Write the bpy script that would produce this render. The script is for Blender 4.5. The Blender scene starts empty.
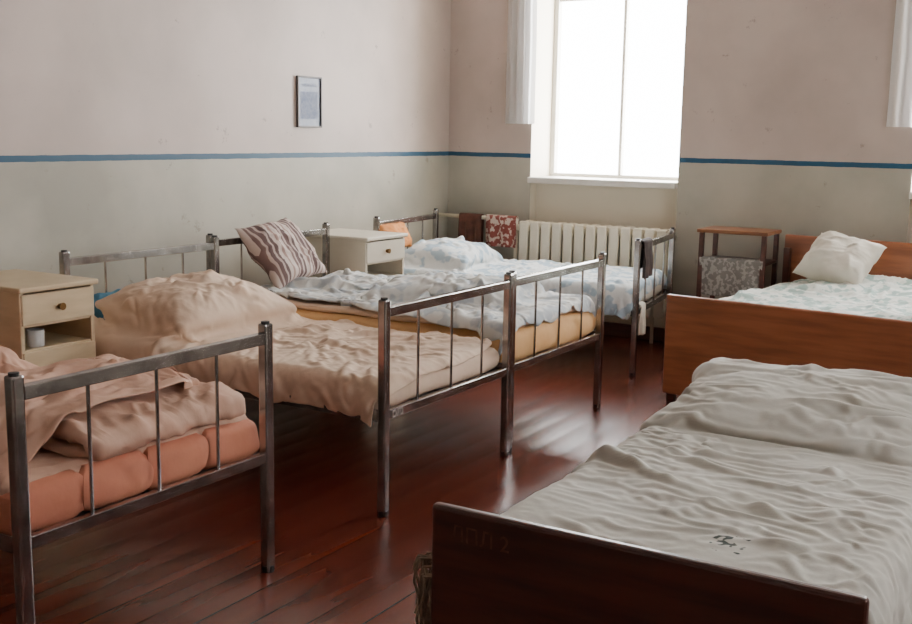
import bpy, math, random, time
from mathutils import Vector, Matrix, noise
random.seed(4)
S = 1.35   # camera height in metres, unit of the survey
def h(*a):
    return a[0]*S if len(a)==1 else tuple(v*S for v in a)
scn = bpy.context.scene
COL = scn.collection

# ------------------------------------------------------------------ materials
def new_mat(name):
    m = bpy.data.materials.new(name); m.use_nodes = True
    nt = m.node_tree; b = nt.nodes['Principled BSDF']
    return m, nt, b
def srgb(r,g,b):
    f=lambda c:(c/255/12.92) if c/255<=.04045 else ((c/255+.055)/1.055)**2.4
    return (f(r),f(g),f(b),1)
def cloth_bump(nt,b,vec,scale=5.,dist=.008,strength=.5):
    N=nt.nodes.new; L=nt.links.new
    r=N('ShaderNodeTexNoise'); r.noise_type='RIDGED_MULTIFRACTAL'; r.inputs['Scale'].default_value=scale
    r.inputs['Detail'].default_value=4; r.inputs['Distortion'].default_value=.9; r.inputs['Roughness'].default_value=.45
    L(vec,r.inputs['Vector'])
    f=N('ShaderNodeTexNoise'); f.inputs['Scale'].default_value=scale*5; f.inputs['Detail'].default_value=4; L(vec,f.inputs['Vector'])
    a=N('ShaderNodeMath'); a.operation='MULTIPLY_ADD'; a.inputs[1].default_value=.45; L(f.outputs['Fac'],a.inputs[0]); 
    k=N('ShaderNodeMath'); k.operation='MULTIPLY'; k.inputs[1].default_value=.5; L(r.outputs['Fac'],k.inputs[0]); L(k.outputs[0],a.inputs[2])
    bp=N('ShaderNodeBump'); bp.inputs['Strength'].default_value=strength; bp.inputs['Distance'].default_value=dist
    L(a.outputs[0],bp.inputs['Height']); L(bp.outputs['Normal'],b.inputs['Normal'])
def mk(name, c1, c2=None, rough=.7, metal=0., scale=8., bump=.0, bscale=40., coat=0., stretch=None, sheen=0., nrm_dist=.01, cloth=0):
    m,nt,b = new_mat(name)
    N=nt.nodes.new; L=nt.links.new
    tc=N('ShaderNodeTexCoord'); mp=N('ShaderNodeMapping'); L(tc.outputs['Object'],mp.inputs['Vector'])
    if stretch: mp.inputs['Scale'].default_value=stretch
    b.inputs['Roughness'].default_value=rough; b.inputs['Metallic'].default_value=metal
    b.inputs['Coat Weight'].default_value=coat
    if c2 is None: c2=tuple(v*.8 for v in c1[:3])+(1,)
    nz=N('ShaderNodeTexNoise'); nz.inputs['Scale'].default_value=scale; nz.inputs['Detail'].default_value=6
    L(mp.outputs['Vector'],nz.inputs['Vector'])
    cr=N('ShaderNodeValToRGB'); cr.color_ramp.elements[0].position=.35; cr.color_ramp.elements[1].position=.65
    cr.color_ramp.elements[0].color=c2; cr.color_ramp.elements[1].color=c1
    L(nz.outputs['Fac'],cr.inputs['Fac']); L(cr.outputs['Color'],b.inputs['Base Color'])
    if cloth: cloth_bump(nt,b,mp.outputs['Vector'],cloth)
    elif bump:
        n2=N('ShaderNodeTexNoise'); n2.inputs['Scale'].default_value=bscale; n2.inputs['Detail'].default_value=5
        L(mp.outputs['Vector'],n2.inputs['Vector'])
        bp=N('ShaderNodeBump'); bp.inputs['Strength'].default_value=bump; bp.inputs['Distance'].default_value=nrm_dist
        L(n2.outputs['Fac'],bp.inputs['Height']); L(bp.outputs['Normal'],b.inputs['Normal'])
    return m

YF_=5.1*S
def wall_mat():
    m,nt,b=new_mat('painted_plaster'); N=nt.nodes.new; L=nt.links.new
    g=N('ShaderNodeNewGeometry'); sx=N('ShaderNodeSeparateXYZ'); L(g.outputs['Position'],sx.inputs[0])
    nz=N('ShaderNodeTexNoise'); nz.inputs['Scale'].default_value=1.6; nz.inputs['Detail'].default_value=7; L(g.outputs['Position'],nz.inputs['Vector'])
    n3=N('ShaderNodeTexNoise'); n3.inputs['Scale'].default_value=14; n3.inputs['Detail'].default_value=3; L(g.outputs['Position'],n3.inputs['Vector'])
    w=N('ShaderNodeMath'); w.operation='MULTIPLY_ADD'; L(n3.outputs['Fac'],w.inputs[0]); w.inputs[1].default_value=.006; L(sx.outputs['Z'],w.inputs[2])
    up=N('ShaderNodeValToRGB'); up.color_ramp.elements[0].color=srgb(182,167,158); up.color_ramp.elements[1].color=srgb(204,187,178)
    lo=N('ShaderNodeValToRGB'); lo.color_ramp.elements[0].color=srgb(160,156,143); lo.color_ramp.elements[1].color=srgb(187,182,168)
    for r in (up,lo):
        r.color_ramp.elements[0].position=.33; r.color_ramp.elements[1].position=.62; L(nz.outputs['Fac'],r.inputs['Fac'])
    zc=.892*S+.003
    a=N('ShaderNodeMath'); a.operation='GREATER_THAN'; a.inputs[1].default_value=zc; L(w.outputs[0],a.inputs[0])
    mx=N('ShaderNodeMixRGB'); L(a.outputs[0],mx.inputs[0]); L(lo.outputs[0],mx.inputs[1]); L(up.outputs[0],mx.inputs[2])
    # small scuffs / chipped paint
    v=N('ShaderNodeTexNoise'); v.inputs['Scale'].default_value=6.5; v.inputs['Detail'].default_value=9; v.inputs['Roughness'].default_value=.75; L(g.outputs['Position'],v.inputs['Vector'])
    vr=N('ShaderNodeMapRange'); vr.inputs[1].default_value=.63; vr.inputs[2].default_value=.665; L(v.outputs['Fac'],vr.inputs[0]); vr.inputs[4].default_value=.45
    ms=N('ShaderNodeMixRGB'); L(vr.outputs[0],ms.inputs[0]); L(mx.outputs[0],ms.inputs[1]); ms.inputs[2].default_value=srgb(120,104,92)
    c=N('ShaderNodeMath'); c.operation='COMPARE'; c.inputs[1].default_value=zc; c.inputs[2].default_value=.015; L(w.outputs[0],c.inputs[0])
    m2=N('ShaderNodeMixRGB'); L(c.outputs[0],m2.inputs[0]); L(ms.outputs[0],m2.inputs[1]); m2.inputs[2].default_value=srgb(14,72,100)
    # window reveals are whitewashed
    y=N('ShaderNodeMath'); y.operation='GREATER_THAN'; y.inputs[1].default_value=YF_+.004; L(sx.outputs['Y'],y.inputs[0])
    m3=N('ShaderNodeMixRGB'); L(y.outputs[0],m3.inputs[0]); L(m2.outputs[0],m3.inputs[1]); m3.inputs[2].default_value=srgb(238,228,208)
    L(m3.outputs[0],b.inputs['Base Color'])
    b.inputs['Roughness'].default_value=.5
    n2=N('ShaderNodeTexNoise'); n2.inputs['Scale'].default_value=7; n2.inputs['Detail'].default_value=5; L(g.outputs['Position'],n2.inputs['Vector'])
    bp=N('ShaderNodeBump'); bp.inputs['Strength'].default_value=.12; bp.inputs['Distance'].default_value=.012
    L(n2.outputs['Fac'],bp.inputs['Height']); L(bp.outputs['Normal'],b.inputs['Normal'])
    return m
def floor_mat():
    m,nt,b=new_mat('red_painted_floorboards'); N=nt.nodes.new; L=nt.links.new
    g=N('ShaderNodeNewGeometry'); sx=N('ShaderNodeSeparateXYZ'); L(g.outputs['Position'],sx.inputs[0])
    mp=N('ShaderNodeMapping'); mp.inputs['Scale'].default_value=(9,.8,1); L(g.outputs['Position'],mp.inputs['Vector'])
    nz=N('ShaderNodeTexNoise'); nz.inputs['Scale'].default_value=1.2; nz.inputs['Detail'].default_value=5; L(mp.outputs[0],nz.inputs['Vector'])
    cr=N('ShaderNodeValToRGB'); cr.color_ramp.elements[0].position=.3; cr.color_ramp.elements[1].position=.7
    cr.color_ramp.elements[0].color=srgb(86,38,27); cr.color_ramp.elements[1].color=srgb(106,47,33)
    L(nz.outputs['Fac'],cr.inputs['Fac'])
    d=N('ShaderNodeMath'); d.operation='MULTIPLY'; d.inputs[1].default_value=1/.13; L(sx.outputs['X'],d.inputs[0])
    fr=N('ShaderNodeMath'); fr.operation='FRACT'; L(d.outputs[0],fr.inputs[0])
    pp=N('ShaderNodeMath'); pp.operation='COMPARE'; pp.inputs[1].default_value=.5; pp.inputs[2].default_value=.475; L(fr.outputs[0],pp.inputs[0])
    mx=N('ShaderNodeMixRGB'); L(pp.outputs[0],mx.inputs[0]); mx.inputs[1].default_value=srgb(34,17,13); L(cr.outputs[0],mx.inputs[2])
    L(mx.outputs[0],b.inputs['Base Color'])
    b.inputs['Roughness'].default_value=.25
    cu=N('ShaderNodeMath'); cu.operation='SINE'; c2=N('ShaderNodeMath'); c2.operation='MULTIPLY'; c2.inputs[1].default_value=math.pi; L(fr.outputs[0],c2.inputs[0]); L(c2.outputs[0],cu.inputs[0])
    sm=N('ShaderNodeTexNoise'); sm.inputs['Scale'].default_value=1.2; sm.inputs['Detail'].default_value=1; L(mp.outputs[0],sm.inputs['Vector'])
    ad=N('ShaderNodeMath'); ad.operation='MULTIPLY_ADD'; L(sm.outputs['Fac'],ad.inputs[0]); ad.inputs[1].default_value=.5; L(cu.outputs[0],ad.inputs[2])
    bp=N('ShaderNodeBump'); bp.inputs['Strength'].default_value=.35; bp.inputs['Distance'].default_value=.003
    L(ad.outputs[0],bp.inputs['Height']); L(bp.outputs['Normal'],b.inputs['Normal'])
    return m
def pattern_cloth(name, base, spot, scale=14., thr=.52, cl=5):
    m,nt,b=new_mat(name); N=nt.nodes.new; L=nt.links.new
    tc=N('ShaderNodeTexCoord')
    nz=N('ShaderNodeTexNoise'); nz.inputs['Scale'].default_value=scale; nz.inputs['Detail'].default_value=2; L(tc.outputs['Object'],nz.inputs['Vector'])
    v=N('ShaderNodeTexVoronoi'); v.inputs['Scale'].default_value=scale*1.1; L(tc.outputs['Object'],v.inputs['Vector'])
    ml=N('ShaderNodeMath'); ml.operation='SUBTRACT'; L(nz.outputs['Fac'],ml.inputs[0]); 
    k=N('ShaderNodeMath'); k.operation='MULTIPLY'; k.inputs[1].default_value=.25; L(v.outputs['Distance'],k.inputs[0]); L(k.outputs[0],ml.inputs[1])
    cr=N('ShaderNodeValToRGB'); cr.color_ramp.elements[0].position=thr-.13; cr.color_ramp.elements[1].position=thr-.07
    cr.color_ramp.elements[0].color=base; cr.color_ramp.elements[1].color=spot
    L(ml.outputs[0],cr.inputs['Fac']); L(cr.outputs[0],b.inputs['Base Color']); b.inputs['Roughness'].default_value=.85
    cloth_bump(nt,b,tc.outputs['Object'],cl)
    return m
def stripe_cloth(name, cols, freq, axis='X'):
    m,nt,b=new_mat(name); N=nt.nodes.new; L=nt.links.new
    tc=N('ShaderNodeTexCoord'); sx=N('ShaderNodeSeparateXYZ'); L(tc.outputs['Object'],sx.inputs[0])
    n=N('ShaderNodeTexNoise'); n.inputs['Scale'].default_value=4; n.inputs['Detail'].default_value=0; L(tc.outputs['Object'],n.inputs['Vector'])
    dd=N('ShaderNodeMath'); dd.operation='MULTIPLY_ADD'; dd.inputs[1].default_value=.035; L(n.outputs['Fac'],dd.inputs[0]); L(sx.outputs[axis],dd.inputs[2])
    d=N('ShaderNodeMath'); d.operation='MULTIPLY_ADD'; d.inputs[1].default_value=freq; d.inputs[2].default_value=10.2; L(dd.outputs[0],d.inputs[0])
    fr=N('ShaderNodeMath'); fr.operation='FRACT'; L(d.outputs[0],fr.inputs[0])
    cr=N('ShaderNodeValToRGB'); cr.color_ramp.interpolation='CONSTANT'
    e=cr.color_ramp.elements; e[0].color=cols[0][1]; e[0].position=0; e[1].color=cols[1][1]; e[1].position=cols[1][0]
    for p,c in cols[2:]:
        q=e.new(p); q.color=c
    L(fr.outputs[0],cr.inputs['Fac']); L(cr.outputs[0],b.inputs['Base Color']); b.inputs['Roughness'].default_value=.85
    cloth_bump(nt,b,tc.outputs['Object'],6)
    return m
def sheet_mat():
    m=mk('grey_white_sheet',srgb(204,201,192),srgb(186,182,171),rough=.88,scale=3,cloth=3.5)
    nt=m.node_tree; N=nt.nodes.new; L=nt.links.new; b=nt.nodes['Principled BSDF']
    old=b.inputs['Base Color'].links[0].from_socket
    tc=N('ShaderNodeTexCoord'); sub=N('ShaderNodeVectorMath'); sub.operation='SUBTRACT'; sub.inputs[1].default_value=(.57,.27,.53); L(tc.outputs['Object'],sub.inputs[0])
    mul=N('ShaderNodeVectorMath'); mul.operation='MULTIPLY'; mul.inputs[1].default_value=(1.5,1,.3); L(sub.outputs[0],mul.inputs[0])
    ln=N('ShaderNodeVectorMath'); ln.operation='LENGTH'; L(mul.outputs[0],ln.inputs[0])
    n=N('ShaderNodeTexNoise'); n.inputs['Scale'].default_value=45; n.inputs['Detail'].default_value=1; L(tc.outputs['Object'],n.inputs['Vector'])
    a=N('ShaderNodeMath'); a.operation='MULTIPLY_ADD'; a.inputs[1].default_value=-3.6; L(ln.outputs['Value'],a.inputs[0]); L(n.outputs['Fac'],a.inputs[2])
    mr=N('ShaderNodeMapRange'); mr.inputs[1].default_value=.42; mr.inputs[2].default_value=.46; L(a.outputs[0],mr.inputs[0])
    x=N('ShaderNodeMixRGB'); L(mr.outputs[0],x.inputs[0]); L(old,x.inputs[1]); x.inputs[2].default_value=srgb(36,48,38); L(x.outputs[0],b.inputs['Base Color'])
    return m

M_wall=wall_mat(); M_floor=floor_mat()
M_ceil=mk('ceiling_whitewash',srgb(222,217,210),rough=.8,scale=2)
M_white=mk('white_window_paint',srgb(235,232,224),srgb(225,220,210),rough=.4,scale=5)
M_metal=mk('worn_steel',srgb(188,186,185),srgb(138,134,133),rough=.2,metal=.95,scale=12,bump=.1,bscale=60,nrm_dist=.002)
M_wood=mk('varnished_brown_wood',srgb(156,94,62),srgb(126,74,48),rough=.32,scale=3,stretch=(1,1,9),coat=.15)
M_woodd=mk('dark_and_shaded_wood',srgb(84,46,35),srgb(60,33,26),rough=.35,scale=3,stretch=(1,1,9),coat=.1)  # dark wood parts; on bed E the darker tone is painted shade
M_table=mk('brown_table_laminate',srgb(140,92,58),srgb(110,70,44),rough=.35,scale=4,stretch=(1,6,1))
M_cream=mk('cream_laminate',srgb(214,194,160),srgb(198,177,144),rough=.4,scale=4,stretch=(1,1,5))
M_cream2=mk('pale_laminate',srgb(220,212,194),srgb(210,201,182),rough=.4,scale=4)
M_knob=mk('brass_knob',srgb(120,90,50),rough=.35,metal=.8)
M_peach=mk('peach_blanket',srgb(212,174,152),srgb(198,156,134),rough=.85,scale=5,cloth=6)
M_orange=mk('orange_mattress_ticking',srgb(198,128,100),srgb(180,108,84),rough=.8,scale=4,cloth=5)
M_tanm=mk('ochre_mattress_ticking',srgb(222,178,124),srgb(208,160,104),rough=.8,scale=5,cloth=5)
M_cov=mk('beige_peach_bedcover',srgb(221,196,174),srgb(209,182,158),rough=.88,scale=3,cloth=4.5)
M_sheet=sheet_mat()
M_pinkm=mk('pinkish_mattress',srgb(206,182,162),srgb(196,168,146),rough=.85,scale=3,cloth=5)
M_flor=pattern_cloth('white_blue_print_duvet',srgb(226,227,224),srgb(194,201,206),11,.50,4.5)
M_florD=pattern_cloth('white_blue_print_sheet',srgb(222,226,226),srgb(168,188,202),12,.50,4.5)
M_flor2=pattern_cloth('white_green_print_sheet',srgb(226,229,222),srgb(166,188,182),16,.50,5)
M_flor3=pattern_cloth('red_print_towel',srgb(204,184,172),srgb(130,64,56),30,.45)
M_shelfcl=pattern_cloth('pale_floral_cloth',srgb(168,165,158),srgb(122,118,114),40,.44)
M_pillow=mk('white_pillowcase',srgb(226,220,208),srgb(216,209,196),rough=.85,scale=6,cloth=5)
M_brown=mk('brown_towel',srgb(96,56,42),srgb(70,40,30),rough=.9,scale=20)
M_greyt=mk('dark_grey_towel',srgb(78,68,66),srgb(56,48,48),rough=.9,scale=20)
M_blue=mk('blue_cloth',srgb(60,116,140),srgb(44,92,116),rough=.85,scale=8,cloth=6)
M_orc=mk('orange_cushion_cloth',srgb(216,140,74),rough=.85,cloth=6)
M_rad=mk('cream_radiator_enamel',srgb(234,226,206),srgb(224,214,192),rough=.35,scale=6)
M_str=stripe_cloth('striped_pillowcase',[(0,srgb(100,78,76)),(.16,srgb(184,166,160)),(.24,srgb(96,76,74)),(.36,srgb(196,180,172)),(.52,srgb(152,124,116)),(.62,srgb(196,180,172)),(.82,srgb(116,92,88)),(.92,srgb(180,160,152))],6.5,'Y')
M_frame=mk('dark_picture_frame',srgb(88,80,78),rough=.4)
M_print=mk('faded_print',srgb(136,144,162),srgb(120,130,152),rough=.4,scale=25)
M_ink=mk('print_ink',srgb(112,122,150),srgb(138,146,164),scale=60)
M_scr=mk('scratched_text',srgb(112,78,62),srgb(70,42,32),rough=.6,scale=40)
M_wtxt=mk('white_paint_marks',srgb(190,185,175),rough=.6)
M_spring=mk('bed_spring_mesh',srgb(60,52,48),rough=.5,metal=.5)
M_cap=mk('black_plastic',srgb(30,28,28),rough=.5)
M_enam=mk('pale_enamel_mug',srgb(206,206,204),srgb(186,186,184),rough=.4)
M_fringe=mk('worn_wool_fringe',srgb(170,150,128),srgb(120,102,86),rough=.9,scale=30)
def glass_mat():
    m=bpy.data.materials.new('window_glass'); m.use_nodes=True; nt=m.node_tree; nt.nodes.clear()
    o=nt.nodes.new('ShaderNodeOutputMaterial'); t=nt.nodes.new('ShaderNodeBsdfTransparent'); g=nt.nodes.new('ShaderNodeBsdfGlossy'); g.inputs['Roughness'].default_value=.02
    x=nt.nodes.new('ShaderNodeMixShader'); x.inputs[0].default_value=.04
    nt.links.new(t.outputs[0],x.inputs[1]); nt.links.new(g.outputs[0],x.inputs[2]); nt.links.new(x.outputs[0],o.inputs[0]); return m
M_glass=glass_mat()
def curtain_mat():
    m=bpy.data.materials.new('sheer_curtain'); m.use_nodes=True; nt=m.node_tree; nt.nodes.clear()
    o=nt.nodes.new('ShaderNodeOutputMaterial'); d=nt.nodes.new('ShaderNodeBsdfDiffuse'); d.inputs[0].default_value=(.85,.85,.85,1)
    t=nt.nodes.new('ShaderNodeBsdfTranslucent'); t.inputs[0].default_value=(.9,.9,.9,1)
    x=nt.nodes.new('ShaderNodeMixShader'); x.inputs[0].default_value=.6
    nt.links.new(d.outputs[0],x.inputs[1]); nt.links.new(t.outputs[0],x.inputs[2]); nt.links.new(x.outputs[0],o.inputs[0]); return m
M_curt=curtain_mat()

# ------------------------------------------------------------------ mesh builder
class MB:
    def __init__(s): s.v=[]; s.f=[]
    def box(s,x0,x1,y0,y1,z0,z1):
        i=len(s.v)
        s.v+=[(x,y,z) for z in (z0,z1) for y in (y0,y1) for x in (x0,x1)]
        s.f+=[(i,i+2,i+3,i+1),(i+4,i+5,i+7,i+6),(i,i+1,i+5,i+4),(i+1,i+3,i+7,i+5),(i+3,i+2,i+6,i+7),(i+2,i,i+4,i+6)]
        return s
    def cyl(s,p0,p1,r,n=12,r2=None):
        p0=Vector(p0); p1=Vector(p1); d=(p1-p0).normalized()
        a=d.orthogonal().normalized(); b=d.cross(a); i=len(s.v); r2=r if r2 is None else r2
        for p,q in ((p0,r),(p1,r2)):
            for k in range(n):
                t=2*math.pi*k/n; s.v.append(tuple(p+a*math.cos(t)*q+b*math.sin(t)*q))
        for k in range(n):
            s.f.append((i+k,i+(k+1)%n,i+n+(k+1)%n,i+n+k))
        s.f.append(tuple(i+k for k in reversed(range(n)))); s.f.append(tuple(i+n+k for k in range(n)))
        return s
    def grid(s,fn,nx,ny,close=False):
        i=len(s.v)
        for a in range(nx+1):
            for b in range(ny+1): s.v.append(tuple(fn(a/nx,b/ny)))
        for a in range(nx):
            for b in range(ny):
                k=i+a*(ny+1)+b; s.f.append((k,k+ny+1,k+ny+2,k+1))
        return s
    def obj(s,name,mat,parent=None,smooth=False,bevel=0,solid=0,loc=None,rot=None,seg=2):
        me=bpy.data.meshes.new(name); me.from_pydata(s.v,[],s.f); me.update()
        o=bpy.data.objects.new(name,me); COL.objects.link(o); me.materials.append(mat)
        if smooth:
            for p in me.polygons: p.use_smooth=True
        if solid:
            m=o.modifiers.new('thickness','SOLIDIFY'); m.thickness=solid; m.offset=-1
        if bevel:
            m=o.modifiers.new('bevel','BEVEL'); m.width=bevel; m.segments=seg; m.limit_method='ANGLE'; m.angle_limit=.6
        if parent: o.parent=parent
        if loc: o.location=loc
        if rot: o.rotation_euler=rot
        return o
def empty(name,loc=(0,0,0),yaw=0):
    e=bpy.data.objects.new(name,None); e.location=loc; e.rotation_euler=(0,0,yaw); e.empty_display_size=.1; COL.objects.link(e); return e

# ------------------------------------------------------------------ cloth helpers
SIMS=[]
def nz(x,y,z): return noise.noise(Vector((x,y,z)))
def ridge(x,y,seed,fx=1.,fy=1.,soft=1.5):
    wx=x+.22*nz(x*1.8,y*1.8,seed+9)+.05*nz(x*7,y*7,seed+1); wy=y+.22*nz(x*1.8,y*1.8,seed+17)+.05*nz(x*7,y*7,seed+2)
    r=0; a=1; f=1; tot=0
    for o in range(5):
        th=seed*1.7+o*1.15; c,s_=math.cos(th),math.sin(th)
        u=(wx*c-wy*s_)*fx; v=(wx*s_+wy*c)*fy*.45
        n=nz(u*3.4*f,v*3.4*f,seed+o*5.3)
        mask=max(0,min(1,.6+1.4*nz(x*1.8*(1+o*.5)+o*7,y*1.8*(1+o*.5),seed+31)))
        r+=a*mask*(1-min(1,abs(n)*2.6))**soft*1.5; tot+=a; a*=.62; f*=1.7
    return r/tot
def sp(a,r):
    t=-a/r
    return r*(t if t>30 else math.log1p(math.exp(t)))
def cover(name,x0,x1,y0,y1,z,drop,hf,mat,parent,amp=.03,seed=1,fx=1,fy=1,nx=190,ny=140,r=.018,drops=None,flare=.0,skew=0,sim=None,bend=.5,grow=-.02,lift=.018,lim=None):
    """blanket: drops=(x0 side,x1 side,y0 side,y1 side)"""
    dr=drops or (drop,)*4
    if not sim: lift=0
    if sim: nx=int((x1-x0+dr[0]+dr[1])/.0125); ny=int((y1-y0+dr[2]+dr[3])/.0125)
    def fn(s,t):
        a=s*(x1-x0+dr[0]+dr[1])-dr[0]; b=t*(y1-y0+dr[2]+dr[3])-dr[2]
        a0=a+skew*nz(b*1.5,seed,3); b0=b+skew*nz(a*1.5,seed,8)
        zx0=sp(a0,r); zx1=sp((x1-x0)-a0,r); zy0=sp(b0,r); zy1=sp((y1-y0)-b0,r)
        x=x0+a0+zx0-zx1; y=y0+b0+zy0-zy1
        dz=zx0+zx1+zy0+zy1; dz=min(dz,max(zx0,zx1,zy0,zy1)*1.15)
        w=ridge(a+3,b+5,seed,fx,fy)
        fade=max(0,1-dz/.08)
        zz=z+lift+hf(x,y)*max(0,1-dz/.3)-dz*(1+.25*nz(a*5,b*5,seed+3))+amp*w*(.35+.65*fade)
        ox=(-zx0+zx1); oy=(-zy0+zy1)
        k=amp*w*.8
        if dz>.01:
            x+= math.copysign(min(1,abs(ox)/.05),ox)*(k+flare*abs(ox)) if abs(ox)>.01 else 0
            y+= math.copysign(min(1,abs(oy)/.05),oy)*(k+flare*abs(oy)) if abs(oy)>.01 else 0
        return (x,y,zz)
    o=MB().grid(fn,nx,ny).obj(name,mat,parent,smooth=True,solid=0 if sim else .006)
    if sim: SIMS.append((o,sim,bend,grow,lim))
    return o
def run_sims(frames=36):
    done=set()
    for k,(o,cols,bend,grow,lim) in enumerate(SIMS):
        cc=bpy.data.collections.new('cloth_colliders_%d'%k)
        for c in cols:
            cc.objects.link(c)
            if c.name not in done:
                done.add(c.name); m=c.modifiers.new('Collision','COLLISION')
                c.collision.thickness_outer=.008; c.collision.thickness_inner=.05; c.collision.cloth_friction=30; c.collision.damping=.8
                c.collision.use_culling=False
        m=o.modifiers.new('Cloth','CLOTH'); s=m.settings
        s.quality=5; s.mass=.35; s.air_damping=2
        s.tension_stiffness=15; s.compression_stiffness=12; s.shear_stiffness=5; s.bending_stiffness=bend
        s.tension_damping=8; s.compression_damping=8; s.shear_damping=8; s.bending_damping=.5
        s.shrink_min=grow
        m.collision_settings.use_collision=True; m.collision_settings.collision_quality=2; m.collision_settings.distance_min=.006
        m.collision_settings.use_self_collision=False; m.collision_settings.collection=cc
        m.point_cache.frame_start=1; m.point_cache.frame_end=frames
    scn.frame_start=1; scn.frame_end=frames
    for f in range(1,frames+1): scn.frame_set(f)
    dg=bpy.context.evaluated_depsgraph_get()
    new=[]
    for o,cols,b,g,lim in SIMS:
        me=bpy.data.meshes.new_from_object(o.evaluated_get(dg),preserve_all_data_layers=True,depsgraph=dg); new.append((o,me,lim))
    for o,me,lim in new:
        o.modifiers.clear(); o.data=me
        if lim:
            def sc(v,a,b,s=.02):   # soft clamp
                if v<a: return a-s*(1-math.exp((v-a)/s))
                if v>b: return b+s*(1-math.exp((b-v)/s))
                return v
            for v in me.vertices:
                v.co.x=sc(v.co.x,lim[0],lim[1]); v.co.y=sc(v.co.y,lim[2],lim[3]); v.co.z=max(v.co.z,lim[4])
        for p in me.polygons: p.use_smooth=True
        m=o.modifiers.new('thickness','SOLIDIFY'); m.thickness=.006; m.offset=1
        m=o.modifiers.new('smooth','SUBSURF'); m.levels=1; m.render_levels=1
    for n in done:
        ob=bpy.data.objects[n]
        for m in list(ob.modifiers):
            if m.type=='COLLISION': ob.modifiers.remove(m)
    for k in range(len(SIMS)):
        bpy.data.collections.remove(bpy.data.collections['cloth_colliders_%d'%k])
    scn.frame_set(1)
def gauss(x,y,cx,cy,sx,sy,p=2): return math.exp(-(abs((x-cx)/sx)**p+abs((y-cy)/sy)**p))
def pillow(name,w,d,t,mat,loc,rot,seed=1,parent=None,n=44,crease=.02,sag=0):
    m=MB()
    def side(sg):
        def fn(a,b):
            u=a*2-1; v=b*2-1
            e=max(0,(1-abs(u)**3)*(1-abs(v)**3))**.6
            pin=1-.12*(1-abs(v)**2)*abs(u)**6 ; pin2=1-.12*(1-abs(u)**2)*abs(v)**6
            x=u*w/2*pin+.012*nz(v*2,seed,0); y=v*d/2*pin2+.012*nz(u*2,seed,4)
            return (x,y,sg*(t/2*e*(1+.25*nz(u*1.3,v*1.3,seed+sg))+ crease*e*(ridge(x*2+seed,y*2,seed+sg)))+sag*(u*u+v*v)+.01*nz(u*3,v*3,seed))
        return fn
    m.grid(side(1),n,n)
    i=len(m.f); m.grid(side(-1),n,n)
    m.f=m.f[:i]+[tuple(reversed(f)) for f in m.f[i:]]
    o=m.obj(name,mat,parent,smooth=True,loc=loc,rot=rot)
    w_=o.modifiers.new('weld','WELD'); w_.merge_threshold=.0015
    return o
def mattress(name,x0,x1,y0,y1,z0,z1,mat,parent,bulge=.015,seed=0):
    import bmesh
    bm=bmesh.new(); bmesh.ops.create_cube(bm,size=1)
    bmesh.ops.subdivide_edges(bm,edges=bm.edges[:],cuts=14,use_grid_fill=True)
    L=x1-x0; W=y1-y0; H=z1-z0
    for v in bm.verts:
        u,w,k=v.co*2
        x=(x0+x1)/2+u*L/2; y=(y0+y1)/2+w*W/2; z=(z0+z1)/2+k*H/2
        b=bulge*(1-k*k)+.010*nz(x*7,y*7,z*9+seed)
        if abs(u)>.99: x+=math.copysign(b,u)-math.copysign(.02*abs(k)**6,u)-math.copysign(bulge*.8*abs(w)**4,u)
        if abs(w)>.99: y+=math.copysign(b,w)-math.copysign(.02*abs(k)**6,w)
        z+=.012*nz(x*4,y*4,seed)
        v.co=(x,y,z)
    me=bpy.data.meshes.new(name); bm.to_mesh(me); bm.free()
    o=bpy.data.objects.new(name,me); COL.objects.link(o); me.materials.append(mat); o.parent=parent
    for p in me.polygons: p.use_smooth=True
    b=o.modifiers.new('bevel','BEVEL'); b.width=.015; b.segments=3; b.limit_method='ANGLE'; b.angle_limit=.9
    return o
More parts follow.
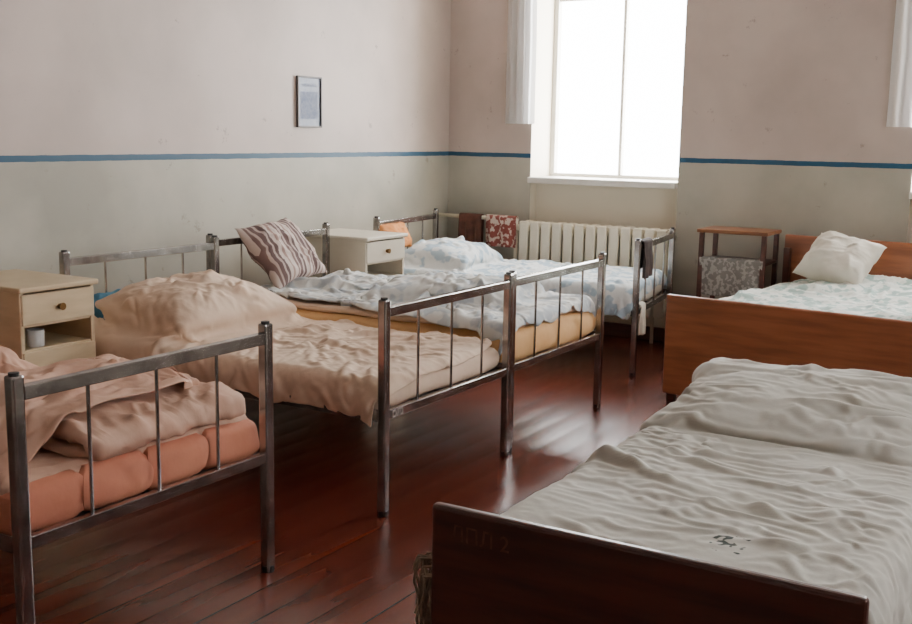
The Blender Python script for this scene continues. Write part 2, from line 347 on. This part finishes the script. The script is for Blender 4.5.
def quilt_roll(name,x0,x1,y0,y1,z0,layers,th,mat,parent,seed):
    """thick quilt folded over itself in layers, rounded folds at the ends"""
    path=[]
    n=26; Lx=x1-x0
    for k in range(layers):
        zc=z0+th*(k+.5)
        seq=[(x0+Lx*i/n,zc) for i in range(n+1)]
        if k%2: seq=seq[::-1]
        path+=seq
        if k<layers-1:
            cx=x1 if k%2==0 else x0; sgn=1 if k%2==0 else -1
            for i in range(1,6):
                t=math.pi*i/6; path.append((cx+sgn*th*.5*math.sin(t),zc+th*.5-th*.5*math.cos(t)))
    P=[Vector((a,b)) for a,b in path]; N=[]
    for i in range(len(P)):
        d=(P[min(i+1,len(P)-1)]-P[max(i-1,0)]).normalized(); N.append(Vector((-d.y,d.x)))
    hw=th*.46
    src=[i for i in range(len(P))]+[len(P)-1]+[i for i in reversed(range(len(P)))]+[0]
    loop=[P[i]+N[i]*hw for i in range(len(P))]+[P[-1]+(P[-1]-P[-2]).normalized()*hw*.8]+[P[i]-N[i]*hw for i in reversed(range(len(P)))]+[P[0]-(P[1]-P[0]).normalized()*hw*.8]
    K=len(loop); m=MB(); ny=70
    for j in range(ny+1):
        v=j/ny; y=y0+(y1-y0)*v; e=(1-abs(2*v-1)**14)
        for a,p in enumerate(loop):
            c=P[src[a]]
            q=c+(p-c)*(.25+.75*max(0,e)**.5)
            dx=.02*nz(q.x*3,y*4,q.y*9+seed)+.03*nz(y*3,q.y*5,seed+8)+.012*nz(y*22,q.y*8,seed); dy=.045*nz(q.x*7,q.y*14,seed+3)
            dz=.012*nz(q.x*4,y*4,seed+5)+.045*(ridge(q.x*1.8+q.y*5,y*1.8,seed)-.25)
            m.v.append((q.x+dx,y+dy,q.y+dz))
    for j in range(ny):
        for a in range(K):
            b=(a+1)%K; m.f.append((j*K+a,j*K+b,(j+1)*K+b,(j+1)*K+a))
    for j,rev in ((0,False),(ny,True)):
        nP=len(P)
        for i in range(nP-1):
            f=(j*K+i,j*K+i+1,j*K+2*nP-i-1,j*K+2*nP-i)
            m.f.append(f if rev else tuple(reversed(f)))
    return m.obj(name,mat,parent,smooth=True)
def hang(name,w,z_top,zl_f,zl_b,mat,loc,yaw=0,th=.02,seed=0,parent=None):
    """cloth draped over a rail; width along local x"""
    def fn(a,b):
        x=(a-.5)*w*(1+.05*nz(b*3,seed,0))
        tot=zl_f+zl_b+math.pi*th; q=b*tot
        rp=.012*math.sin(a*14+seed)*min(1,abs(q-zl_f)/.1)
        if q<zl_f: return (x,-th-rp*1.0,z_top-(zl_f-q)+.008*nz(a*4,seed,3))
        if q<zl_f+math.pi*th:
            t=(q-zl_f)/th; return (x,-th*math.cos(t),z_top+th*math.sin(t))
        return (x,th+rp*.3,z_top-(q-zl_f-math.pi*th))
    return MB().grid(fn,30,50).obj(name,mat,parent,smooth=True,solid=.004,loc=loc,rot=(0,0,yaw))

# ------------------------------------------------------------------ room shell
XL,XR,YB,YF,ZC=h(-3.154),h(1.5),h(-1.1),h(5.1),h(2.35)
T=.42
MB().box(XL-.2,XR+.3,YB-.2,YF+T,-.1,0).obj('floor',M_floor)
MB().box(XL-.2,XR+.3,YB-.2,YF+T,ZC,ZC+.1).obj('ceiling',M_ceil)
MB().box(XL-.2,XL,YB-.2,YF+T,0,ZC).obj('wall_left',M_wall)
W3_ADDED=(h(1.9),h(2.7))
ZS=h(.775); ZT=h(2.12)
MB().box(XR,XR+.3,YB-.2,W3_ADDED[0],0,ZC).box(XR,XR+.3,W3_ADDED[1],YF+T,0,ZC).box(XR,XR+.3,W3_ADDED[0],W3_ADDED[1],ZT,ZC).box(XR,XR+.3,W3_ADDED[0],W3_ADDED[1],0,ZS-.03).obj('wall_right',M_wall)
MB().box(XL,XR,YB-.2,YB,0,ZC).obj('wall_back',M_wall)
W1=(h(-2.652),h(-1.85)); W2=(h(-.795),h(.02))
m=MB()
xs=[XL,W1[0],W1[1],W2[0],W2[1],XR]
for a,b in ((0,1),(2,3),(4,5)): m.box(xs[a],xs[b],YF,YF+T,0,ZC)
for w in (W1,W2):
    m.box(w[0],w[1],YF,YF+T,ZT,ZC)
    m.box(w[0],w[1],YF+.1,YF+T,0,ZS-.03)
m.obj('wall_far',M_wall)
for nm,a in (('baseboard_left',(XL,XL+.018,YB,YF)),('baseboard_far',(XL+.018,XR,YF-.018,YF))):
    MB().box(*a,0,.09).obj(nm,M_woodd,bevel=.004)
def window(k,loc,wid,rotz,depth,energy):
    e=empty('window_%d'%k,loc,rotz); wd=wid/2; H=ZT-ZS; dd=depth-.12
    fm=MB(); y0,y1=dd,dd+.045
    fm.box(-wd,-wd+.035,y0,y1,0,H).box(wd-.035,wd,y0,y1,0,H).box(-wd+.035,wd-.035,y0,y1,0,.035).box(-wd+.035,wd-.035,y0,y1,H-.04,H)
    fm.box(-.011,.011,y0,y1,.035,H-.04).box(-wd+.035,-.011,y0+.01,y1-.01,H*.68,H*.68+.022).box(.011,wd-.035,y0+.01,y1-.01,H*.68,H*.68+.022)
    fm.obj('frame',M_white,e,bevel=.004)
    MB().box(-wd+.035,wd-.035,dd+.02,dd+.024,.035,H-.04).obj('glass',M_glass,e)
    MB().box(-wd,wd,-.05,dd,-.03,.012).obj('sill_board',M_white,e,bevel=.006)
    ld=bpy.data.lights.new('daylight','AREA'); ld.shape='RECTANGLE'; ld.size=wid; ld.size_y=H; ld.energy=energy; ld.color=(1,.995,.98)
    lo=bpy.data.objects.new('window_daylight',ld); COL.objects.link(lo); lo.parent=e; lo.location=(0,depth-.01,H/2); lo.rotation_euler=(math.radians(-90),0,0)
for k,w in enumerate((W1,W2)):
    window(k+1,((w[0]+w[1])/2,YF,ZS),w[1]-w[0],0,T,170)
window(3,(XR,(W3_ADDED[0]+W3_ADDED[1])/2,ZS),W3_ADDED[1]-W3_ADDED[0],math.radians(-90),.3,5)  # unseen window, added to light bed E and the left wall
def curtain(name,x0,x1,z0,z1):
    def fn(a,b):
        x=x0+(x1-x0)*a; z=z0+(z1-z0)*b
        return (x+.006*nz(z*2,a*3,1),YF-.045+.018*math.sin(a*26+.6*nz(z*1.5,0,3))*(1-.3*b),z)
    return MB().grid(fn,60,30).obj(name,M_curt,None,smooth=True)
c=curtain('curtain',h(-2.79),h(-2.625),h(1.055),h(2.19))
c=curtain('curtain',h(-.91),h(-.60),h(1.06),h(2.19))
MB().cyl((h(-2.9),YF-.045,h(2.2)+.012),(h(-1.6),YF-.045,h(2.2)+.012),.012).obj('curtain_rod',M_white,smooth=True)
MB().cyl((h(-1.1),YF-.045,h(2.2)+.012),(h(.3),YF-.045,h(2.2)+.012),.012).obj('curtain_rod',M_white,smooth=True)

# radiator with feed pipe and drying towels
e=empty('cast_iron_radiator',(h(-2.65),h(5.1)-.12,0))
nsec=13; wtot=h(.81); sw=wtot/nsec; m=MB(); m2=MB()
z0,z1=h(.13),h(.562)
for i in range(nsec):
    x=i*sw
    for yy in (-.055,.03):
        m.box(x+.008,x+sw-.008,yy,yy+.035,z0,z1)
    m.box(x+.012,x+sw-.012,-.03,.045,z1-.07,z1-.012); m.box(x+.012,x+sw-.012,-.03,.045,z0+.012,z0+.07)
    m.box(x+.03,x+sw-.03,-.03,.04,z0+.03,z1-.05)
m2.cyl((-.03,0,z1-.05),(wtot+.03,0,z1-.05),.022).cyl((-.03,0,z0+.05),(wtot+.03,0,z0+.05),.022)
m2.cyl((.1,.0,0),(.1,0,z0+.05),.012).cyl((wtot-.1,0,0),(wtot-.1,0,z0+.05),.012)
m.obj('sections',M_rad,e,bevel=.014,seg=3); m2.obj('pipes',M_rad,e,smooth=True)
x0=h(-2.65)
MB().cyl((XL-x0,0,h(.565)),(-.04,0,h(.565)),.014).cyl((-.04,0,h(.565)),(-.04,0,0),.014).obj('heating_pipe',M_rad,e,smooth=True)
hang('brown_towel',h(.135),h(.567),.26,.2,M_brown,(h(-2.95)-x0,0,.0),th=.022,seed=2,parent=e)
hang('patterned_towel',h(.18),h(.567),.2,.2,M_flor3,(h(-2.765)-x0,0,.0),th=.022,seed=5,parent=e)

# picture on left wall
e=empty('framed_picture',(XL,h(3.9),h(1.127)))
fw,fh=h(.085),h(.112); m=MB()
m.box(0.001,.018,-fw,-fw+.010,-fh,fh).box(0.001,.018,fw-.010,fw,-fh,fh).box(0.001,.018,-fw+.010,fw-.010,-fh,-fh+.010).box(0.001,.018,-fw+.010,fw-.010,fh-.010,fh)
m.obj('frame',M_frame,e,bevel=.002)
MB().box(.001,.008,-fw+.010,fw-.010,-fh+.010,fh-.010).obj('print',M_print,e)
MB().box(.0082,.009,-fw+.035,fw-.035,-fh+.05,fh-.09).box(.0082,.009,-fw+.05,fw-.05,fh-.06,fh-.045).obj('print_text',M_ink,e)

# ------------------------------------------------------------------ metal bed
def metal_bed(xf,y0,W,L,yaw=0,foot=.578,head=.615,text=None):
    e=empty('metal_bed',(xf,y0,0),yaw); q=.034; fz=h(foot); hz=h(head); rz=h(.272)
    m=MB()
    for x,zt in ((0,fz),(-L,hz)):
        for y in (0,W-q): m.box(x-q,x,y,y+q,0,zt)
    m.obj('posts',M_metal,e,bevel=.006)
    m=MB()
    for x,zt in ((0,fz),(-L,hz)):
        for y in (q/2,W-q/2): m.cyl((x-q/2,y,zt),(x-q/2,y,zt+.006),.013)
        for y in (q/2,W-q/2): m.cyl((x-q/2,y,0),(x-q/2,y,.02),.02)
    m.obj('post_caps',M_cap,e,smooth=False)
    m=MB()
    for x,zt in ((0,fz),(-L,hz)):
        m.box(x-q+.003,x-.003,q,W-q,zt-.062,zt-.028); m.box(x-q+.006,x-.006,q,W-q,rz-.016,rz+.016)
        for k in range(3):
            y=W*(k+1)/4; m.cyl((x-q/2,y,rz+.014),(x-q/2,y,zt-.06),.0055,8)
    m.obj('end_rails',M_metal,e,bevel=.004)
    m=MB()
    for y in (.002,W-.006-.0): 
        m.box(-L,-q,y,y+.005,rz-.022,rz+.022)
    for y in (.002,W-.032): m.box(-L+q,-q,y,y+.03,rz-.022,rz-.018)
    m.obj('side_rails',M_metal,e,bevel=.001)
    m=MB()
    for k in range(11): 
        x=-L+.1+(L-.2)*k/10; m.box(x-.012,x+.012,.03,W-.03,rz-.012,rz-.004)
    for k in range(5):
        y=.1+(W-.2)*k/4; m.box(-L+.05,-.05,y-.01,y+.01,rz-.004,rz+.002)
    m.obj('spring_base',M_spring,e)
    return e,rz
q=.034
# bed A (front left)
W=h(.672); L=h(1.27)
e,rz=metal_bed(h(-1.585),h(1.163),W,L)
ms=[]
for k in range(4):
    a=.02+(W-.04)*k/4; b=.02+(W-.04)*(k+1)/4
    ms.append(mattress('mattress_%d'%(k+1),-L+.05,-.05,a+.002,b-.002,rz+.0,rz+.122,M_orange,e,bulge=.012,seed=k))
q1=quilt_roll('folded_quilt',-.66,-.085,W*.30,W-.035,rz+.122,2,.046,M_peach,e,7)
q2=pillow('pillow',.56,.70,.17,M_peach,(-L+.36,W*.48,rz+.20),(0,0,.1),71,e,crease=0)
q3=pillow('bunched_bedding',.50,.34,.10,M_peach,(-.62,W*.24,rz+.155),(0,0,.5),73,e,crease=0)
def hfA(x,y): 
    return .20*gauss(x,y,-L+.36,W*.48,.33,.44,4)+.02*nz(x*3,y*3,4)+.08*gauss(x,y,-.45,W*.62,.50,.42,4)+.07*gauss(x,y,-.62,W*.24,.3,.22,4)
cover('blanket',-L+.06,-.20,.03,W-.06,rz+.135,0,hfA,M_peach,e,amp=.13,seed=21,fx=1,fy=1,drops=(.04,.03,.05,.04),r=.025,skew=.12,sim=ms+[q1,q2,q3],bend=.35,grow=-.09,lim=(-L+.03,-.06,-.01,W+.0,rz-.06))
cover('sheet',-.42,-.075,.03,W-.04,rz+.130,0,lambda x,y:.01*nz(x*6,y*6,3),M_peach,e,amp=.022,seed=24,drops=(.0,.035,.04,.03),r=.015,skew=.03)
# bed B
W=h(.69); L=h(1.22)
e,rz=metal_bed(h(-1.578),h(2.258),W,L)
m1=mattress('mattress',-L+.04,-.055,.03,W-.03,rz,rz+.10,M_cov,e)
p1=pillow('pillow',.52,.70,.20,M_pillow,(-L+.30,W*.5,rz+.20),(0,math.radians(5),0),44,e,crease=.0)
def hfB(x,y):
    return .24*gauss(x,y,-L+.30,W*.5,.30,.42,4)+.02*nz(x*2.5,y*2.5,7)
cover('blanket',-L+.06,-.06,.02,W-.025,rz+.120,0,hfB,M_cov,e,amp=.095,seed=33,fx=1.1,fy=1.3,drops=(.08,.02,.09,.08),r=.03,sim=[m1,p1],bend=.38,grow=-.055,lift=.025,lim=(-L+.03,-.045,-.025,W+.0,rz-.09))
pillow('blue_pillow',.34,.24,.08,M_blue,(-L+.10,W*.22,rz+.16),(0,math.radians(40),0),3,e)
t=bpy.data.curves.new('paint_marks','FONT'); t.body='DЛ2'; t.size=.035; t.extrude=.0004
to=bpy.data.objects.new('paint_marks',t); COL.objects.link(to); to.parent=e; to.location=(-.003+.0005,.05,rz-.012); to.rotation_euler=(math.radians(90),0,math.radians(90)); t.materials.append(M_wtxt)
# bed C
W=h(.715); L=h(1.27)
e,rz=metal_bed(h(-1.59),h(2.965),W,L)
mattress('mattress',-L+.04,-.045,.015,W-.02,rz,rz+.14,M_tanm,e,bulge=.02)
m2_=mattress('mattress_top',-L+.06,-.07,.03,W-.03,rz+.14,rz+.175,M_cov,e,bulge=.01)
p2=pillow('bunched_quilt',.7,.5,.09,M_flor,(-.62,W*.55,rz+.21),(0,0,.3),47,e)
def hfC(x,y): return .03*nz(x*3,y*3,12)+.07*gauss(x,y,-.62,W*.55,.4,.3)
cover('blanket',-L+.20,-.08,.05,W-.03,rz+.19,0,hfC,M_flor,e,amp=.14,seed=51,fx=1.0,fy=1.1,drops=(.04,.04,.04,.08),r=.03,skew=.06,sim=[m2_,p2],bend=.9,grow=-.09,lim=(-L+.05,-.055,0,W-.0,rz+.05))
pillow('striped_pillow',.38,.52,.13,M_str,(h(-1.59)-L+.17,h(2.965)+.35,rz+.365),(math.radians(4),math.radians(50),math.radians(14)),5,crease=.04)
# bed D
W=h(.68); L=h(1.22)
e,rz=metal_bed(h(-1.69),h(4.25),W,L,yaw=math.radians(8))
m3_=mattress('mattress',-L+.04,-.055,.025,W-.03,rz,rz+.13,M_pillow,e)
p3=pillow('pillow',.42,.62,.15,M_pillow,(-L+.30,W*.5,rz+.20),(0,math.radians(5),0),54,e,crease=0)
def hfD(x,y): return .18*gauss(x,y,-L+.30,W*.5,.26,.36,4)+.03*nz(x*3,y*3,22)
cover('blanket',-L+.08,-.06,.02,W-.03,rz+.15,0,hfD,M_florD,e,amp=.10,seed=61,fx=.9,drops=(.04,.04,.10,.06),r=.03,sim=[m3_,p3],bend=.8,grow=-.06,lim=(-L+.03,-.05,-.02,W,rz-.04))
hang('grey_towel',.20,0,.20,.15,M_greyt,(-.017,.17,h(.578)-.03),yaw=math.radians(90),th=.024,seed=8,parent=e)
hang('white_rag',.10,0,.16,.1,M_pillow,(-.017,.12,rz+.02),yaw=math.radians(90),th=.024,seed=11,parent=e)
pillow('orange_cushion',.18,.36,.09,M_orc,(-L+.02,.20,rz+.335),(0,math.radians(64),0),13,e)

# ------------------------------------------------------------------ nightstands
def nightstand(xf,y0,w,d,H,mat):
    """front faces +X; xf = front x"""
    e=empty('nightstand',(xf,y0,0)); m=MB(); t=.018; c=H-.265
    m.box(-d,0,0,t,.08,H-.02).box(-d,0,w-t,w,.08,H-.02).box(-d,-d+.01,t,w-t,.08,H-.02)
    m.box(-d,0,t,w-t,.08,.10).box(-d,-.005,t,w-t,c,c+t).box(-d,-.005,t,w-t,H-.16,H-.16+t)
    for y in (.0,w-.035):
        m.box(-.04,-.005,y,y+.035,0,.08).box(-d,-d+.035,y,y+.035,0,.08)
    m.obj('carcass',mat,e,bevel=.003)
    MB().box(-d-.01,.02,-.012,w+.012,H-.022,H).obj('top',mat,e,bevel=.007,seg=3)
    MB().box(-.012,.008,t*.3,w-t*.3,H-.150,H-.030).obj('drawer_front',mat,e,bevel=.004)
    MB().box(-.012,.008,t*.3,w-t*.3,.095,c+.01).obj('door',mat,e,bevel=.004)
    MB().cyl((.008,w*.5,H-.09),(.03,w*.5,H-.09),.010,14,.015).cyl((.008,w*.85,c-.08),(.026,w*.85,c-.08),.008,12,.011).obj('knobs',M_knob,e)
    return e
e=nightstand(h(-2.63),h(1.965),h(.262),h(.36),h(.55),M_cream)
zc_=h(.55)-.265+.018
def lathe(prof,n=24):
    def fn(a,b):
        k=b*(len(prof)-1); i=min(int(k),len(prof)-2); f=k-i
        r=prof[i][0]*(1-f)+prof[i+1][0]*f; z=prof[i][1]*(1-f)+prof[i+1][1]*f
        t=a*2*math.pi; return (r*math.cos(t),r*math.sin(t),z)
    return MB().grid(fn,n,len(prof)-1)
lathe([(0,.001),(.030,.001),(.032,.005),(.034,.068),(.032,.068),(.030,.008),(0,.006)]).obj('enamel_mug',M_enam,e,smooth=True,loc=(-.045,.10,zc_))
nightstand(h(-2.70),h(3.715),h(.29),h(.36),h(.562),M_cream2)

# ------------------------------------------------------------------ brown side table
e=empty('side_table',(h(-1.635),h(4.82),0)); w=h(.305); d=h(.22); H=h(.592)
MB().box(-.012,w+.012,-.012,d,H-.022,H).obj('top',M_table,e,bevel=.004)
m=MB()
for x in (0,w-.028):
    for y in (0,d-.03): m.box(x,x+.028,y,y+.028,0,H-.022)
m.obj('legs',M_woodd,e,bevel=.003)
MB().box(.0,w,.003,d-.005,h(.44),h(.44)+.018).box(0.02,w-.02,.003,d-.005,h(.16),h(.16)+.018).obj('shelves',M_woodd,e,bevel=.003)
hang('shelf_cloth',w*.95,0,.22,.06,M_shelfcl,(w/2,.012,h(.44)+.022),th=.016,seed=4,parent=e)

# ------------------------------------------------------------------ wooden beds
def wooden_bed(x0,y0,W,L,yaw,fz,hz,mats,zb=.16):
    e=empty('wooden_bed',(x0,y0,0),yaw)
    MB().box(.0,W,0,.028,zb,fz).obj('footboard',mats,e,bevel=.010,seg=3)
    MB().box(.0,W,L-.028,L,zb,hz).obj('headboard',mats,e,bevel=.010,seg=3)
    m=MB()
    for x in (.012,W-.052):
        m.box(x,x+.04,.029,.065,0,fz-.05); m.box(x,x+.04,L-.065,L-.029,0,hz-.08)
    m.obj('legs',M_woodd,e,bevel=.004)
    MB().box(.01,.032,.066,L-.066,.22,.36).box(W-.032,W-.01,.066,L-.066,.22,.36).obj('side_rails',mats,e,bevel=.004)
    m=MB()
    for k in range(12):
        y=.12+(L-.24)*k/11; m.box(.034,W-.034,y-.03,y+.03,.30,.318)
    m.obj('slats',M_woodd,e)
    return e
# bed F (far right)
W=h(.93); L=h(1.17)
e=wooden_bed(h(-1.435),h(3.89),W,L,math.radians(-6.5),h(.418),h(.572),M_wood,.05)
mattress('mattress',.05,W-.05,.04,L-.04,.33,.49,M_pillow,e)
def hfF(x,y): return .02*nz(x*3,y*3,31)+.04*gauss(x,y,W*.5,L-.25,.5,.25)
cover('sheet',.13,W-.03,.06,L-.05,.505,0,hfF,M_flor2,e,amp=.055,seed=71,drops=(.12,.03,.06,.04),r=.02)
pillow('white_pillow',.40,.36,.18,M_pillow,(h(-1.005),h(4.78),.672),(math.radians(38),math.radians(8),math.radians(-12)),9,crease=.04)
# bed E (front right)
W=h(.665); L=h(1.25)
e=wooden_bed(h(-.895),h(1.41),W,L,0,h(.418),h(.40),M_woodd)  # same wood as bed F, with its shade painted in as darker wood
m4_=mattress('mattress',.08,W-.03,.035,L-.045,.33,.492,M_pinkm,e,bulge=.01)
b4=mattress('bolster',.09,W-.02,L-.20,L-.02,.49,.615,M_pinkm,e,bulge=.03)
p4=pillow('pillow',.78,.50,.10,M_pinkm,(W*.5,L-.36,.535),(math.radians(9),0,0),64,e,crease=0)
def hfE(x,y):
    t=max(0,min(1,(y-(L-.70))/.30)); t=t*t*(3-2*t)
    return .16*t+.015*nz(x*2,y*2,41)
cover('sheet',.06,W+.0,.07,L-.10,.515,0,hfE,M_sheet,e,amp=.10,seed=86,fx=.9,fy=.9,drops=(.22,.14,.02,.03),r=.03,sim=[m4_,b4,p4],bend=.45,grow=-.055,lift=.025)
t=bpy.data.curves.new('scratched_marks','FONT'); t.body='ЛПЛ 2'; t.size=.048; t.extrude=.0003
to=bpy.data.objects.new('scratched_marks',t); COL.objects.link(to); to.parent=e; to.location=(.05,-.0006,h(.418)-.070); to.rotation_euler=(math.radians(90),0,0); t.materials.append(M_scr)
m=MB()
for k in range(90):
    y=.03+.11*random.random(); x=-.012-.045*random.random(); z=.43-.06*random.random()
    p=Vector((.01,y,z+.01)); n_=Vector((x,y,z)); m.cyl(tuple(p),tuple(n_),.0035,5); p=n_
    for s_ in range(5):
        n_=p+Vector((.02*(random.random()-.5),.016*(random.random()-.5),-.026)); m.cyl(tuple(p),tuple(n_),.0035,5); p=n_
m.obj('blanket_fringe',M_fringe,e)

run_sims(36)

# ------------------------------------------------------------------ world + camera
w=bpy.data.worlds.new('overcast_sky'); scn.world=w; w.use_nodes=True
bg=w.node_tree.nodes['Background']; bg.inputs[0].default_value=(.985,.995,1,1); bg.inputs[1].default_value=38
X=Vector((1826,210,-1094)).normalized(); Y=Vector((675,-167,1094)).normalized(); Z=X.cross(Y).normalized(); Y=Z.cross(X)
R=Matrix(((X.x,-X.y,-X.z),(Y.x,-Y.y,-Y.z),(Z.x,-Z.y,-Z.z)))
cd=bpy.data.cameras.new('camera'); cam=bpy.data.objects.new('camera',cd); COL.objects.link(cam)
cam.matrix_world=Matrix.Translation((0,0,S))@R.to_4x4()
cd.sensor_width=36; cd.lens=1094/912*36; cd.clip_start=.05
scn.camera=cam
scn.view_settings.view_transform='AgX'
scn.view_settings.look='AgX - Base Contrast'
scn.view_settings.exposure=-1.12
